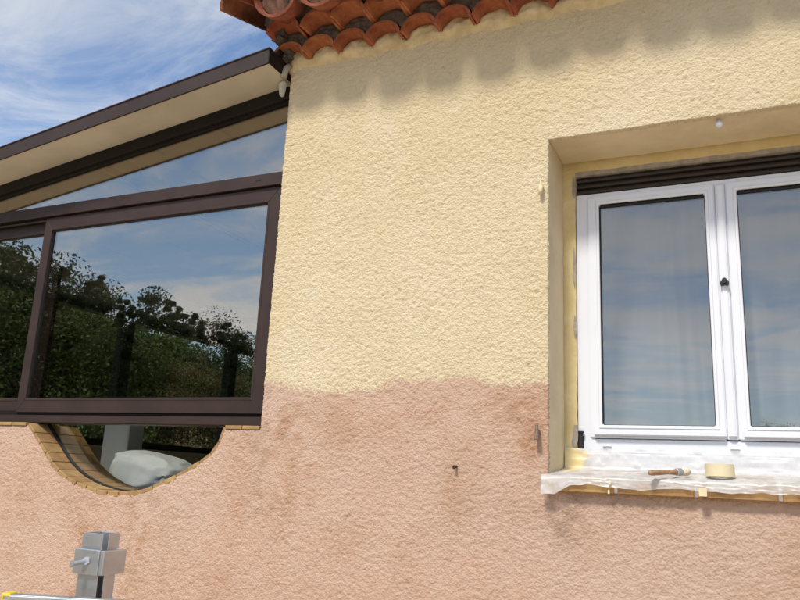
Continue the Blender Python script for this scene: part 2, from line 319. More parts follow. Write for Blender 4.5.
# ragged rim: pull rim vertices about a little
E_ = np.concatenate([Q[:, [0, 1]], Q[:, [1, 2]], Q[:, [2, 3]], Q[:, [3, 0]]]); key = np.sort(E_, 1); k1 = key[:, 0] * len(V) + key[:, 1]
uq, inv, cnt = np.unique(k1, return_inverse=True, return_counts=True); bd = E_[cnt[inv] == 1]
rim = np.unique(bd)
V[rim, 1] += .002 * RNG.random(len(rim))
jit = (RNG.random((len(rim), 2)) - .5) * .0035; V[rim, 0] += jit[:, 0]; V[rim, 2] += jit[:, 1]
# skirt going back into the wall
rm = np.full(len(V), -1); rm[rim] = np.arange(len(rim)) + len(V); SV = V[rim].copy(); SV[:, 1] = .02
V2 = np.concatenate([V, SV]); Q2 = np.concatenate([Q, np.stack([bd[:, 1], bd[:, 0], rm[bd[:, 0]], rm[bd[:, 1]]], 1)])
me = bpy.data.meshes.new('wall'); me.vertices.add(len(V2)); me.vertices.foreach_set('co', V2.astype(np.float32).ravel())
me.loops.add(len(Q2) * 4); me.loops.foreach_set('vertex_index', Q2.astype(np.int32).ravel())
me.polygons.add(len(Q2)); me.polygons.foreach_set('loop_start', np.arange(0, len(Q2) * 4, 4, dtype=np.int32)); me.polygons.foreach_set('loop_total', np.full(len(Q2), 4, np.int32))
me.polygons.foreach_set('use_smooth', np.ones(len(Q2), bool)); me.update(calc_edges=True); me.materials.append(M_stucco)
def attr(me, name, val):
    a = me.attributes.new(name, 'FLOAT', 'POINT'); a.data.foreach_set('value', val.astype(np.float32))
X2, Z2 = V2[:, 0], V2[:, 2]
jx = np.clip(np.round((X2 + 5.3) / ST).astype(int), 0, None) % NX; jz = np.clip(np.round((Z2 + 1.7) / ST).astype(int), 0, None) % NZ
n1, n4, n3 = h1[jz, jx], h4[jz, jx], h3[jz, jx]
PB = [(-6, .39), (-1.8725, .3917), (-1.80, .378), (-1.6986, .3477), (-1.5074, .3342), (-1.3625, .3414), (-1.2852, .3805), (-1.1565, .3868), (-.98, .389), (-.9197, .3913), (-.8721, .3644), (-.7573, .3595), (-.6573, .3658), (.6, .37), (1.0, .35), (1.6, .38), (6, .36)]
pb = np.interp(X2, [p[0] for p in PB], [p[1] for p in PB])
sst = lambda x, a, b: np.clip((x - a) / (b - a), 0, 1) ** 2 * (3 - 2 * np.clip((x - a) / (b - a), 0, 1))
attr(me, 'paint', sst(Z2 - pb + n4 * .007 + n1 * .010, -.007, .007))
def blob(x, z, sx_, sz_, n=.6): return np.exp(-np.abs(((X2 - x + .012 * n3) / sx_) ** 2 + ((Z2 - z + .02 * n3) / sz_) ** 2) ** .8) * np.clip(.85 + n * n4 * .8 + .35 * n3 + .3 * n1, 0, 2)
st = .75 * blob(-2.50, -.27, .075, .16) + .55 * blob(-2.47, -.45, .06, .25) + .5 * blob(-2.77, -.33, .06, .14) + .45 * blob(-2.8, -.5, .07, .2) + .85 * blob(-.975, .0, .05, .075) + .4 * blob(-.96, -.09, .03, .06) + .4 * blob(-1.72, .05, .12, .22) + .35 * blob(-1.74, .26, .08, .12) + .5 * blob(-.76, .28, .11, .09) + .35 * blob(-.70, .12, .06, .1) + .5 * blob(.25, -.1, .16, .05) + .45 * blob(.1, -.22, .10, .06) + .25 * blob(-2.0, -.2, .25, .3) + .35 * blob(-1.50, .04, .03, .02) + .22 * blob(-1.2, .25, .5, .1) + .3 * blob(-3.3, -.2, .25, .2)
st = st + .14 * np.clip(n3, 0, 2)
attr(me, 'stain', np.clip(st * .62, 0, .6))
attr(me, 'dirt_shade', np.clip(.55 * blob(-.59, -.10, .045, .09) + .35 * blob(-.5, -.06, .2, .03) + .3 * blob(-1.86, .2, .03, .3) + .25 * blob(-2.6, -.15, .3, .03), 0, .7))  # sill shade painted in below the window, plus grime at corner and arch
attr(me, 'wash', (.25) * np.clip(.55 * blob(-1.60, 1.72, .10, .16, .9) + .5 * blob(-1.25, 1.68, .10, .13, .9) + .45 * blob(-.98, 1.74, .06, .1, .9) + .45 * blob(-.75, 1.72, .15, .12, .9) + .35 * blob(-.3, 1.72, .2, .1, .9) + .22 * sst(Z2, 1.55, 1.78), 0, .75))
wall = link('wall', me, house)
# solid core behind the roughcast
core = MB(); WT = .40
core.box(XL + .012, OX0 - .002, .02, WT, GZ, ZT); core.box(OX1 + .002, XR, .02, WT, GZ, ZT); core.box(OX0 - .002, OX1 + .002, .02, WT, GZ, -.03); core.box(OX0 - .002, OX1 + .002, .02, .27, OZ1 + .02, ZT)
core.box(OX0 - .002, OX1 + .002, .30, WT, 1.30, ZT)
core.box(XL + .012, -1.6, WT, 8, GZ, ZT); core.box(XR - .3, XR, WT, 8, GZ, ZT); core.box(XL + .012, XR, 8, 8.3, GZ, ZT)
# low wall under the veranda, cut to the arch outline
pts = [(-5.25, LEDGE)] + [tuple(p) for p in AC] + [(XL + .012, LEDGE)]
for (x0, z0), (x1, z1) in zip(pts[:-1], pts[1:]):
    core.add([(x0, .02, GZ), (x1, .02, GZ), (x1, .02, z1 - .004), (x0, .02, z0 - .004), (x0, .29, GZ), (x1, .29, GZ), (x1, .29, z1 - .004), (x0, .29, z0 - .004)],
             [(0, 1, 2, 3), (7, 6, 5, 4), (3, 2, 6, 7)])
core.box(-5.25, -4.95, .29, 4.9, GZ, .17); core.box(-4.95, XL, 4.65, 4.9, GZ, .17)
obj('wall_core', core, M_yplaster, house)
room = MB(); room.box(-1.6, XR - .3, .42, 5.99, -1.0, -.9); obj('room_floor', room, M_floor, house)
room = MB(); room.box(-1.599, XR - .3, .41, 5.99, 1.62, 1.7); obj('room_ceiling', room, M_room, house)
room = MB(); room.box(-1.58, XR - .32, 4.4, 4.5, -.9, 1.62); obj('room_partition', room, M_room, house)
# ------------------------------------------------------------------ window recess: jambs, soffit, strips
RD = .25
def noisy(mb, amp, freq=9., seed=0):
    rr = np.random.default_rng(seed); ph = rr.random((3, 4)) * 9
    mb.v = [(v[0] + amp * math.sin(v[1] * freq * 3 + v[2] * freq + ph[0, 0]) * math.sin(v[2] * freq * 2.3 + ph[0, 1]), v[1] + amp * math.sin(v[0] * freq + v[2] * freq * 1.7 + ph[1, 0]), v[2] + amp * math.sin(v[0] * freq * 1.3 + v[1] * freq * 2 + ph[2, 0])) for v in mb.v]; return mb
def grid_sheet(o, du, dv, nu, nv):
    o, du, dv = Vector(o), Vector(du), Vector(dv); mb = MB()
    return mb.add([o + du * (i / nu) + dv * (j / nv) for j in range(nv + 1) for i in range(nu + 1)], [(j * (nu + 1) + i, j * (nu + 1) + i + 1, (j + 1) * (nu + 1) + i + 1, (j + 1) * (nu + 1) + i) for j in range(nv) for i in range(nu)])
def plaster_slab(name, x0, x1, y0, y1, z0, z1, m, amp=.0012, seed=0, parent=house):
    mb = MB(); mb.box(x0, x1, y0, y1, z0, z1); me = mb.mesh(name, m); bm = bmesh.new(); bm.from_mesh(me)
    bmesh.ops.subdivide_edges(bm, edges=[e for e in bm.edges if e.calc_length() > .3], cuts=40, use_grid_fill=True)
    rr = random.Random(seed)
    for v in bm.verts:
        v.co += Vector((rr.uniform(-1, 1), rr.uniform(-1, 1), rr.uniform(-1, 1))) * amp
    bm.to_mesh(me); bm.free(); return link(name, me, parent)
plaster_slab('window_jamb', OX0 - .03, OX0 + .001, .004, RD, .02, OZ1 + .02, M_yplaster, .0008, 1)
plaster_slab('window_jamb', OX1 - .001, OX1 + .03, .004, RD, .02, OZ1 + .02, M_yplaster, .0008, 2)
plaster_slab('window_soffit', OX0 + .003, OX1 - .003, .004, RD - .002, OZ1 + .001, OZ1 + .03, M_yplaster, .0009, 3)
# strips between the recess and the window frame
FX0, FX1, FZ0, FZ1 = -.600, .492, .135, 1.176
plaster_slab('plaster_strip', OX0 - .02, FX0 - .002, RD + .004, RD + .06, .03, 1.29, M_yfresh, .0012, 4)
plaster_slab('plaster_strip', FX1 + .002, OX1 + .02, RD + .004, RD + .06, .03, 1.29, M_yfresh, .0012, 5)
plaster_slab('plaster_strip', OX0 - .02, OX1 + .02, RD + .006, RD + .05, 1.276, OZ1 + .015, M_yfresh, .0015, 6)
plaster_slab('filler_strip', FX0 - .012, FX1 + .012, RD + .009, RD + .05, 1.258, 1.284, M_greypl, .0015, 7)
for (x, z, w, h) in ((-.609, .20, .013, .045), (-.614, .17, .010, .03), (-.606, .62, .006, .05), (-.607, .86, .005, .09), (-.606, 1.21, .008, .05)):
    pl = [(x + w * math.cos(k * .628) * random.uniform(.7, 1.1), z + h * math.sin(k * .628) * random.uniform(.7, 1.1)) for k in range(10)]
    obj('filler_patch', MB().prism(pl, RD + .0012 + .0011 * (z < .18), RD + .008), M_greypl, house)
# ------------------------------------------------------------------ tiles lining the arch
seg = np.hypot(np.diff(AC[:, 0]), np.diff(AC[:, 1])); S = np.concatenate([[0], np.cumsum(seg)])
def arch_at(s, off=0.):
    x = np.interp(s, S, AC[:, 0]); z = np.interp(s, S, AC[:, 1]); e = .01
    t = np.array([np.interp(s + e, S, AC[:, 0]) - np.interp(s - e, S, AC[:, 0]), np.interp(s + e, S, AC[:, 1]) - np.interp(s - e, S, AC[:, 1])]); t /= np.hypot(*t)
    return x - t[1] * off, z + t[0] * off          # + off: into the opening
TT = .013; nt_ = int(S[-1] / .0665); dl = S[-1] / nt_
for row, (y0, y1) in enumerate(((-.005, .104), (.126, .236), (.240, .300))):
    for k in range(nt_):
        a0, a1 = k * dl + .0012 + random.uniform(0, .001), (k + 1) * dl - .0012 - random.uniform(0, .001); o1, o2 = -.006 + random.uniform(-.002, .002), TT + random.uniform(-.0012, .0012)
        p = [arch_at(a0, o1), arch_at(a1, o1), arch_at(a1, o2), arch_at(a0, o2)]; dy = random.uniform(-.003, .003)
        mb = MB(); mb.prism(p, y0 + dy, y1); obj('arch_tile', mb, M_ochre, house, .0015)
mort = MB()
for k in range(60):
    s0, s1 = S[-1] * k / 60, S[-1] * (k + 1) / 60; p = [arch_at(s0, -.004), arch_at(s1, -.004), arch_at(s1, TT - .004), arch_at(s0, TT - .004)]
    mort.prism(p, .0, .296)
obj('arch_mortar', mort, mat('arch_mortar', (.26, .18, .10), .95, 0, .3, 30, bump=.6, bscale=200), house)
# ledge tiles under the veranda rail
for x0, x1 in [(XL - .182 + .002, XL - .094), (XL - .090, XL - .004)] + [(-3.266 - .1 * (k + 1) + .004, -3.266 - .1 * k) for k in range(19)]:
    obj('ledge_tile', MB().box(x0, x1, -.014 + random.uniform(-.002, .002), .29, LEDGE + .001, LEDGE + .017), M_ochre, house, .002)

# ------------------------------------------------------------------ eave: two corbelled rows of curved tiles, then the roof tiles
def canal_mesh(name, w0, w1, rise, length, th, m, segs=9, flip=False):   # along +Y from 0 (front) to length; convex up
    mb = MB(); rings = []
    for y, w in ((0, w0), (length, w1)):
        for off in (0, -th):
            rings.append([((w / 2 + off) * -math.cos(math.pi * k / segs), y, (rise + off) * math.sin(math.pi * k / segs)) for k in range(segs + 1)])
    n = segs + 1; fs = []
    for k in range(segs):
        fs += [(k, k + 1, 2 * n + k + 1, 2 * n + k), (n + k, 3 * n + k, 3 * n + k + 1, n + k + 1), (k, n + k, n + k + 1, k + 1), (2 * n + k, 2 * n + k + 1, 3 * n + k + 1, 3 * n + k)]
    fs += [(0, 2 * n, 3 * n, n), (segs, n + segs, 3 * n + segs, 2 * n + segs)]
    mb.add([p for r in rings for p in r], fs)
    if flip: mb.v = [(x, y, -z) for x, y, z in mb.v]
    me = mb.mesh(name, m); me.polygons.foreach_set('use_smooth', [True] * len(me.polygons)); me.set_sharp_from_angle(angle=math.radians(50)); return me
R1Z, R2Z, P1, P2, RISE = 1.876, 1.948, .1625, .1655, .062
E1, E2 = -1.922, -1.897
T1 = canal_mesh('eave_tile', .166, .15, RISE + .006, .24, .012, M_terra); T2 = canal_mesh('eave_tile_upper', .170, .155, RISE + .008, .33, .013, M_terra)
EX = 1.6                                        # the eave goes on past the frame to the right
k = 0
while E1 + k * P1 < EX:
    link('eave_tile', T1, house, (E1 + (k + .5) * P1 + random.uniform(-.004, .004), -.102 + random.uniform(-.008, .008), R1Z + random.uniform(-.004, .004)), (random.uniform(-.03, .03), random.uniform(-.04, .04), random.uniform(-.04, .04))); k += 1
k = 0
while E2 + k * P2 < EX:
    link('eave_tile', T2, house, (E2 + (k + .5) * P2 + random.uniform(-.005, .005), -.190 + random.uniform(-.01, .01), R2Z + random.uniform(-.004, .004)), (random.uniform(-.03, .03), random.uniform(-.05, .05), random.uniform(-.05, .05))); k += 1
def arc_h(x, e, p, rise):
    u = ((x - e) % p) / p * 2 - 1; return rise * math.sqrt(max(0, 1 - u * u))
def infill(name, x0, x1, lo, hi, y, m, amp, seed, blend=False, blend_y=-.003):
    rr = np.random.default_rng(seed); nx = int((x1 - x0) / .011); nz = 9; mb = MB(); vs = []
    rn = rr.standard_normal((nz + 1, nx + 1)); rn = (rn + np.roll(rn, 1, 1) + np.roll(rn, 1, 0) + np.roll(rn, -1, 1)) / 2
    for j in range(nz + 1):
        for i in range(nx + 1):
            x = x0 + (x1 - x0) * i / nx; a, b = lo(x), max(lo(x) + .001, hi(x)); t = j / nz
            bulge = .008 * math.sin(math.pi * t)
            vs.append((x, (y - bulge + rn[j, i] * amp) * (min(1, t * 2.5) if blend else 1) + (blend_y * (1 - min(1, t * 2.5)) if blend else 0) + .02 * max(0, t - .8), a + (b - a) * t))
    mb.add(vs, [(j * (nx + 1) + i, j * (nx + 1) + i + 1, (j + 1) * (nx + 1) + i + 1, (j + 1) * (nx + 1) + i) for j in range(nz) for i in range(nx)])
    return obj(name, mb, m, house, smooth=True)
infill('painted_mortar', XL - .01, EX, lambda x: 1.845 + .006 * math.sin(x * 31), lambda x: R1Z + max(-.004, arc_h(x, E1, P1, RISE - .003)), -.024, M_ymortar, .0035, 5, True)
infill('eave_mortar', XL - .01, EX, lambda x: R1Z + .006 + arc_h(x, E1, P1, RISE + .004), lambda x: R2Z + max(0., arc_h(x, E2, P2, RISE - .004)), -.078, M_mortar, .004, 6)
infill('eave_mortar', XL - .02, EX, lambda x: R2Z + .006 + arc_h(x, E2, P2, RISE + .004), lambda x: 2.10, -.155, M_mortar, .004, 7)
# ragged mortar closing the left end of the rows
em = MB()
for (y0, y1, z0, z1, x0) in ((-.068, .30, R1Z + .004, R2Z - .002, -1.915), (-.14, .30, R2Z + .001, 2.10, -1.905)): em.box(x0, XL + .02, y0, y1, z0, z1)
emo = obj('end_mortar', em, M_mortar, house); bm = bmesh.new(); bm.from_mesh(emo.data); bmesh.ops.subdivide_edges(bm, edges=bm.edges[:], cuts=7, use_grid_fill=True)
for v in bm.verts: v.co += Vector((random.gauss(0, .006), random.gauss(0, .004), random.gauss(0, .004)))
bm.to_mesh(emo.data); bm.free()
# roof tiles
PIT = math.atan(.34); RFY, RFZ, RP = -.305, 2.046, .222
TU = canal_mesh('channel_tile', .212, .19, .092, .46, .013, M_terra_roof, flip=True); TC = canal_mesh('cover_tile', .185, .155, .082, .46, .013, M_terra_roof)
um = MB(); um.prism([(.093 * math.cos(math.pi + math.pi * q / 10), .078 * math.sin(math.pi + math.pi * q / 10) * 1.) for q in range(11)] + [(.06, .035), (0, .055), (-.06, .035)], 0, .05); UM = um.mesh('tile_mortar', mat('tile_mortar', (.17, .085, .055), .95, 0, .35, 25, bump=.7, bscale=120), .006)
cmn = MB(); cmn.prism([(-.075, -.045), (.075, -.045), (.078, .0)] + [(.078 * math.cos(math.pi * q / 8), .064 * math.sin(math.pi * q / 8)) for q in range(1, 8)] + [(-.078, 0)], 0, .05); CM = cmn.mesh('tile_mortar', M_mortar, .006)
roof = MB(); ry = 5.
z_of = lambda y: RFZ + (y - RFY) * .34
roof.add([(-1.93, -.17, z_of(-.17) - .085), (XR, -.17, z_of(-.17) - .085), (XR, ry, z_of(ry) - .085), (-1.93, ry, z_of(ry) - .085), (-1.93, -.17, z_of(-.17) + .02), (XR, -.17, z_of(-.17) + .02), (XR, ry, z_of(ry) + .02), (-1.93, ry, z_of(ry) + .02)],
         [(0, 3, 2, 1), (4, 5, 6, 7), (0, 1, 5, 4), (1, 2, 6, 5), (2, 3, 7, 6), (3, 0, 4, 7)])
obj('roof_deck', roof, M_mortar, house)
gable = MB(); gable.add([(XL + .01, .3, ZT - .05), (XL + .01, 5, ZT - .05), (XL + .01, 5, z_of(5) - .09), (XL + .01, .3, z_of(.3) - .09)], [(0, 1, 2, 3)]); obj('gable', gable, M_yplaster, house)
for row in range(2):
    k = 0
    while -1.80 + k * RP < EX:
        y = RFY + row * .36 + random.uniform(-.012, .012)
        link('channel_tile', TU, house, (-1.80 + k * RP + random.uniform(-.006, .006), y, z_of(y) + row * .008), (PIT, random.uniform(-.03, .03), random.uniform(-.03, .03)))
        link('tile_mortar', UM, house, (-1.80 + k * RP, y + .035, z_of(y + .035) + row * .008), (PIT, 0, 0))
        y2 = RFY + .015 + row * .36 + random.uniform(-.012, .012)
        link('cover_tile', TC, house, (-1.69 + k * RP + random.uniform(-.006, .006), y2, z_of(y2) + .012 + row * .01), (PIT, random.uniform(-.03, .03), random.uniform(-.03, .03)))
        if row == 0: link('tile_mortar', CM, house, (-1.69 + k * RP, y2 + .03, z_of(y2 + .03) + .010), (PIT, 0, 0))
        k += 1
    y = RFY + row * .36 - .005
    link('cover_tile', TC, house, (-1.985, y, z_of(y) - .004 + row * .01), (PIT, -.12, .05))
    link('cover_tile', TC, house, (-1.905, y + .02, z_of(y) + .03 + row * .01), (PIT, .04, .02))

# ------------------------------------------------------------------ white window (part of the house)
FY = .262                                       # front of the frame
def bar_frame(mb, x0, x1, z0, z1, l, r_, b, t, y0, y1, mi=0, gap=.0001):   # mitred four-bar frame
    xi0, xi1, zi0, zi1 = x0 + l, x1 - r_, z0 + b, z1 - t; g = gap
    for poly in ([(x0 + g, z0), (x1 - g, z0), (xi1 - g, zi0), (xi0 + g, zi0)], [(x1, z0 + g), (x1, z1 - g), (xi1, zi1 - g), (xi1, zi0 + g)], [(x1 - g, z1), (x0 + g, z1), (xi0 + g, zi1), (xi1 - g, zi1)], [(x0, z1 - g), (x0, z0 + g), (xi0, zi0 + g), (xi0, zi1 - g)]):
        mb.prism(poly, y0, y1, mi)
    return mb
def ring(mb, x0, x1, z0, z1, l, r_, b, t, y0, y1):
    o = [(x0, z0), (x1, z0), (x1, z1), (x0, z1)]; i_ = [(x0 + l, z0 + b), (x1 - r_, z0 + b), (x1 - r_, z1 - t), (x0 + l, z1 - t)]
    vs = [(x, y0, z) for x, z in o + i_] + [(x, y1, z) for x, z in o + i_]; fs = []
    for k in range(4):
        n = (k + 1) % 4; fs += [(k, n, 4 + n, 4 + k), (8 + n, 8 + k, 12 + k, 12 + n), (k, 8 + k, 8 + n, n), (4 + n, 12 + n, 12 + k, 4 + k)]
    return mb.add(vs, fs)
win = obj('window', ring(MB(), FX0, FX1, FZ0, FZ1, .060, .060, .052, .04, FY, FY + .065), M_white, house, .003, seg=2)
MX = -.0545
for (x0, x1, xg0, xg1) in ((-.553, -.0735, -.507, -.1085), (-.0355, FX1 - .047, .0035, FX1 - .047 - .046)):
    sm = MB(); ring(sm, x0, x1, .190, 1.160, xg0 - x0, x1 - xg1, .048, .036, FY - .008, FY + .05)
    s_ = obj('sash', sm, M_white, win, .004, seg=2)
    obj('glazing_bead', ring(MB(), xg0 - .012, xg1 + .012, .226, 1.136, .012, .012, .012, .012, FY - .0115, FY + .03), M_white, win, .002)
    obj('drip_bar', MB().box(x0 + .016, x1 - .002, FY - .024, FY - .009, .199, .222), M_white, win, .004, seg=2)
    obj('gasket', ring(MB(), xg0 - .001, xg1 + .001, .237, 1.125, .004, .004, .004, .010, FY + .004, FY + .02), M_black, win)
    obj('pane', MB().box(xg0 - .006, xg1 + .006, FY + .012, FY + .018, .232, 1.13), G_win, win)
obj('sub_sill', MB().box(FX0 + .001, FX1 - .001, FY - .004, FY + .05, .069, .1345), M_white, win, .003)
obj('cover_strip', MB().box(-.0685, -.0405, FY - .020, FY + .02, .199, 1.150), M_white, win, .005, seg=2)
obj('mullion', MB().box(-.0730, -.0360, FY - .004, FY + .045, .192, 1.158), M_white, win, .002)
for x in (-.0505, -.492): obj('weep_cap', MB().box(x - .016, x + .016, FY - .012, FY + .002, .155, .165), M_white, win, .004, seg=2)
kn = MB(); kz = .763; kx = -.0545
for (dx, dz, r_) in ((-.0075, -.004, .0085), (.0075, -.004, .0085), (0, .007, .0085)): kn.tube([(kx + dx, FY - .034, kz + dz), (kx + dx, FY - .018, kz + dz)], r_, 10)
kn.tube([(kx, FY - .04, kz), (kx, FY - .018, kz)], .006, 8); obj('handle_knob', kn, M_black, win, smooth=False)
hg = MB(); hg.tube([(-.588, FY - .012, .150), (-.588, FY - .012, .208)], .009, 10); hg.box(-.598, -.578, FY - .004, FY + .004, .142, .196); hg.tube([(-.586, FY - .014, .207), (-.586, FY - .014, .214)], .012, 10)
obj('hinge', hg, M_black, win, .0015)
# roller shutter, wound up with three slats showing
sh = obj('roller_shutter', MB().box(FX0 + .001, FX1 - .001, .285, .296, 1.178, 1.256), M_black, house)
for k in range(3):
    z0 = 1.180 + k * .026; pr = [(0, z0), (-.008, z0 + .004), (-.011, z0 + .012), (-.008, z0 + .020), (0, z0 + .0245)]
    mb = MB(); n5 = len(pr); mb.add([(FX0 + .002, .283 + y, z) for y, z in pr] + [(FX1 - .002, .283 + y, z) for y, z in pr], [tuple(range(n5)), tuple(range(2 * n5 - 1, n5 - 1, -1))] + [(i, i + n5, (i + 1) % n5 + n5, (i + 1) % n5) for i in range(n5)]); obj('slat', mb, M_shut, sh)
# sill of brown tiles
SX0, SX1, SY0 = -.660, .556, -.038
sz_front, sz_back = .036, .068
def slope_box(x0, x1, y0, y1, th):
    zf = lambda y: sz_front + (y - SY0) / (RD - SY0) * (sz_back - sz_front)
    return MB().add([(x0, y0, zf(y0) - th), (x1, y0, zf(y0) - th), (x1, y1, zf(y1) - th), (x0, y1, zf(y1) - th), (x0, y0, zf(y0)), (x1, y0, zf(y0)), (x1, y1, zf(y1)), (x0, y1, zf(y1))], [(0, 3, 2, 1), (4, 5, 6, 7), (0, 1, 5, 4), (1, 2, 6, 5), (2, 3, 7, 6), (3, 0, 4, 7)])
obj('sill_bed', slope_box(SX0 + .01, SX1 - .01, SY0 + .005, RD + .003, .046), M_grout, house)
jn = [SX0, -.417, -.1667, .0748, .317, SX1]
for a0, a1 in zip(jn[:-1], jn[1:]): obj('sill_tile', slope_box(a0 + .005, a1 - .005, SY0, RD + .001, .0495), M_silltile, house, .004, seg=2)
# wall fittings
hk = MB(); hk.box(-.692, -.679, -.030, -.008, .172, .196); hk.tube([(-.6855, -.034, .170), (-.6855, -.034, .214)], [.008, .006], 8); hk.box(-.6945, -.6765, -.046, -.022, .160, .180); obj('hinge_pin', hk, M_steel, house, .002)
hk = MB(); hk.tube([(-.676, -.005, 1.118), (-.676, -.022, 1.116), (-.676, -.026, 1.10), (-.676, -.022, 1.085)], [.008, .010, .009, .007], 8); hk.tube([(-.675, -.024, 1.09), (-.675, -.026, 1.14)], [.007, .003], 8); obj('hinge_pin', hk, M_yplaster, house, smooth=True)
hk = MB(); hk.tube([(-.0395, .028, 1.318), (-.0395, .028, 1.304), (-.0395, .028, 1.299), (-.0395, .028, 1.288), (-.0395, .028, 1.283)], [.006, .006, .013, .013, .006], 14); obj('soffit_cap', hk, M_white, house, smooth=True)
hk = MB(); hk.tube([(-.990, .01, .060), (-.994, -.028, .056)], .004, 8); hk.tube([(-.994, -.027, .0562), (-.9945, -.030, .0558)], .0075, 10); obj('wall_nail', hk, mat('rust_dark', (.03, .02, .015), .8), house)

# curtains behind the panes
def curtain(x0, x1, label, seed):
    rr = random.Random(seed); mb = MB(); nx = 120; nz = 14; ph = rr.random() * 9; vs = []
    for j in range(nz + 1):
        for i in range(nx + 1):
            x = x0 + (x1 - x0) * i / nx; u = i / nx
            y = .48 + .060 * math.sin(u * 17 + ph + 1.3 * math.sin(u * 6)) * (.6 + .4 * math.sin(u * 5 + ph)) + .006 * math.sin(u * 47 + 2 * math.sin(u * 9))
            vs.append((x + .012 * math.sin(j * .4 + u * 9), y, -.55 + 1.95 * j / nz))
    mb.add(vs, [(j * (nx + 1) + i, j * (nx + 1) + i + 1, (j + 1) * (nx + 1) + i + 1, (j + 1) * (nx + 1) + i) for j in range(nz) for i in range(nx)])
    return tag(obj('curtain', mb, M_curt, smooth=True), label, 'curtain', 'sheer curtains behind the white window')
curtain(-.66, -.02, 'sheer grey curtain hanging in folds behind the left window pane', 3)
curtain(-.01, .62, 'sheer grey curtain hanging behind the right window pane cut by the photo edge', 8)

# ------------------------------------------------------------------ veranda
ver = empty('veranda', (-3.5, 2.4, GZ)); ver.location = (0, 0, 0)
tag(ver, 'dark brown aluminium veranda with sloping roof and sliding glass, built against the house', 'veranda')
SL = .136; RZ = lambda x: 1.812 + SL * (x + 1.886)      # underside of the roof overhang
VX0, VX1, OV, VY1 = -5.45, -1.886, -.170, 4.95
def sl_bar(x0, x1, y0, y1, d0, d1):                      # bar following the roof slope
    return MB().add([(x, y, RZ(x) + d) for d in (d0, d1) for x, y in ((x0, y0), (x1, y0), (x1, y1), (x0, y1))], [(0, 3, 2, 1), (4, 5, 6, 7), (0, 1, 5, 4), (1, 2, 6, 5), (2, 3, 7, 6), (3, 0, 4, 7)])
obj('soffit', sl_bar(VX0, VX1 - .004, OV + .006, .045, .0, .02), M_cream, ver)
obj('fascia', sl_bar(VX0 - .02, VX1 - .002, OV - .006, OV + .004, -.006, .066), M_brown, ver, .001)
obj('fascia_return', sl_bar(VX1 - .003, VX1 + .002, OV - .006, .02, -.004, .066), M_brown_d, ver)
obj('roof_cap', sl_bar(VX0, VX1 + .002, OV - .010, OV + .05, .066, .071), M_brown, ver)
obj('roof_panel', sl_bar(VX0, VX1 - .004, OV + .052, VY1, .050, .068), M_brown_d, ver)
obj('flashing', MB().add([(-1.99, -.10, 1.862), (-1.885, -.10, 1.885), (-1.885, -.10, 1.935), (-1.99, .3, 1.862), (-1.885, .3, 1.885), (-1.885, .3, 1.935)], [(0, 1, 2), (5, 4, 3), (0, 3, 4, 1), (1, 4, 5, 2), (2, 5, 3, 0)]), M_brown_d, ver)
# ceiling panels running front to back
x = VX0 + .06
while x < VX1 - .02:
    x1 = min(x + .42, VX1 - .015); obj('ceiling_panel', sl_bar(x + .004, x1 - .004, .115, VY1 - .01, .018, .046), M_ceil, ver, .003); x += .42
obj('ceiling_joint', sl_bar(VX0 + .05, VX1 - .012, .116, VY1 - .012, .030, .044), M_brown_d, ver)
for xb in (-4.3, -3.1): obj('ceiling_beam', sl_bar(xb - .03, xb + .03, .12, VY1 - .05, -.07, .017), M_brown, ver, .003)
# front: head, transom, jamb, rail
YF = .04
obj('head_beam', sl_bar(-5.2, XL + .004, YF, .113, -.063, -.0005), M_brown_d, ver, .002)
obj('transom', MB().box(-5.2, XL + .003, YF, .11, 1.309, 1.374), M_brown, ver, .006, seg=2)
obj('transom_lip', MB().box(-5.2, XL + .0025, YF - .004, YF + .012, 1.309, 1.314), M_brown, ver, .001)
obj('bottom_rail', MB().box(-5.2, XL + .003, YF - .002, .12, .1985, .238), M_brown, ver, .004, seg=2)
obj('bottom_track', MB().box(-5.2, XL + .002, .065, .115, .239, .262), M_brown_d, ver)
obj('top_track', MB().box(-5.2, XL + .002, .062, .108, 1.292, 1.308), M_brown_d, ver)
obj('top_track_lip', MB().box(-5.2, -3.437, .052, .060, 1.288, 1.296), M_brown, ver, .001)
obj('jamb_post', MB().box(XL - .030, XL + .006, YF + .002, .112, .2385, 1.3085), M_brown_d, ver, .002)
obj('jamb_post', MB().box(XL - .022, XL + .006, YF + .002, .108, 1.3745, RZ(XL) - .064), M_brown, ver, .002)
obj('corner_post', MB().box(-5.26, -5.201, YF, .12, .1985, RZ(-5.25) - .0635), M_brown_d, ver, .002)
obj('drain_slot', MB().box(-2.055, -2.025, YF - .0015, YF + .004, 1.340, 1.347), M_black, ver)
# sloping fixed light
x0, x1 = -5.15, XL - .021; z0 = 1.372
zt0 = RZ(x0) - .055; xa = x0 if zt0 > z0 + .01 else (z0 + .01 + .055 - 1.812) / SL - 1.886
obj('fixed_pane', MB().prism([(xa, z0), (x1, z0), (x1, RZ(x1) - .055), (xa, RZ(xa) - .055)], .072, .078), G_ver, ver)
obj('glazing_strip', MB().add([(x, y, RZ(x) + d) for d in (-.074, -.0635) for x, y in ((x0 + .35, .058), (x1, .058), (x1, .071), (x0 + .35, .071))], [(0, 3, 2, 1), (4, 5, 6, 7), (0, 1, 5, 4), (1, 2, 6, 5), (2, 3, 7, 6), (3, 0, 4, 7)]), M_brown_d, ver)
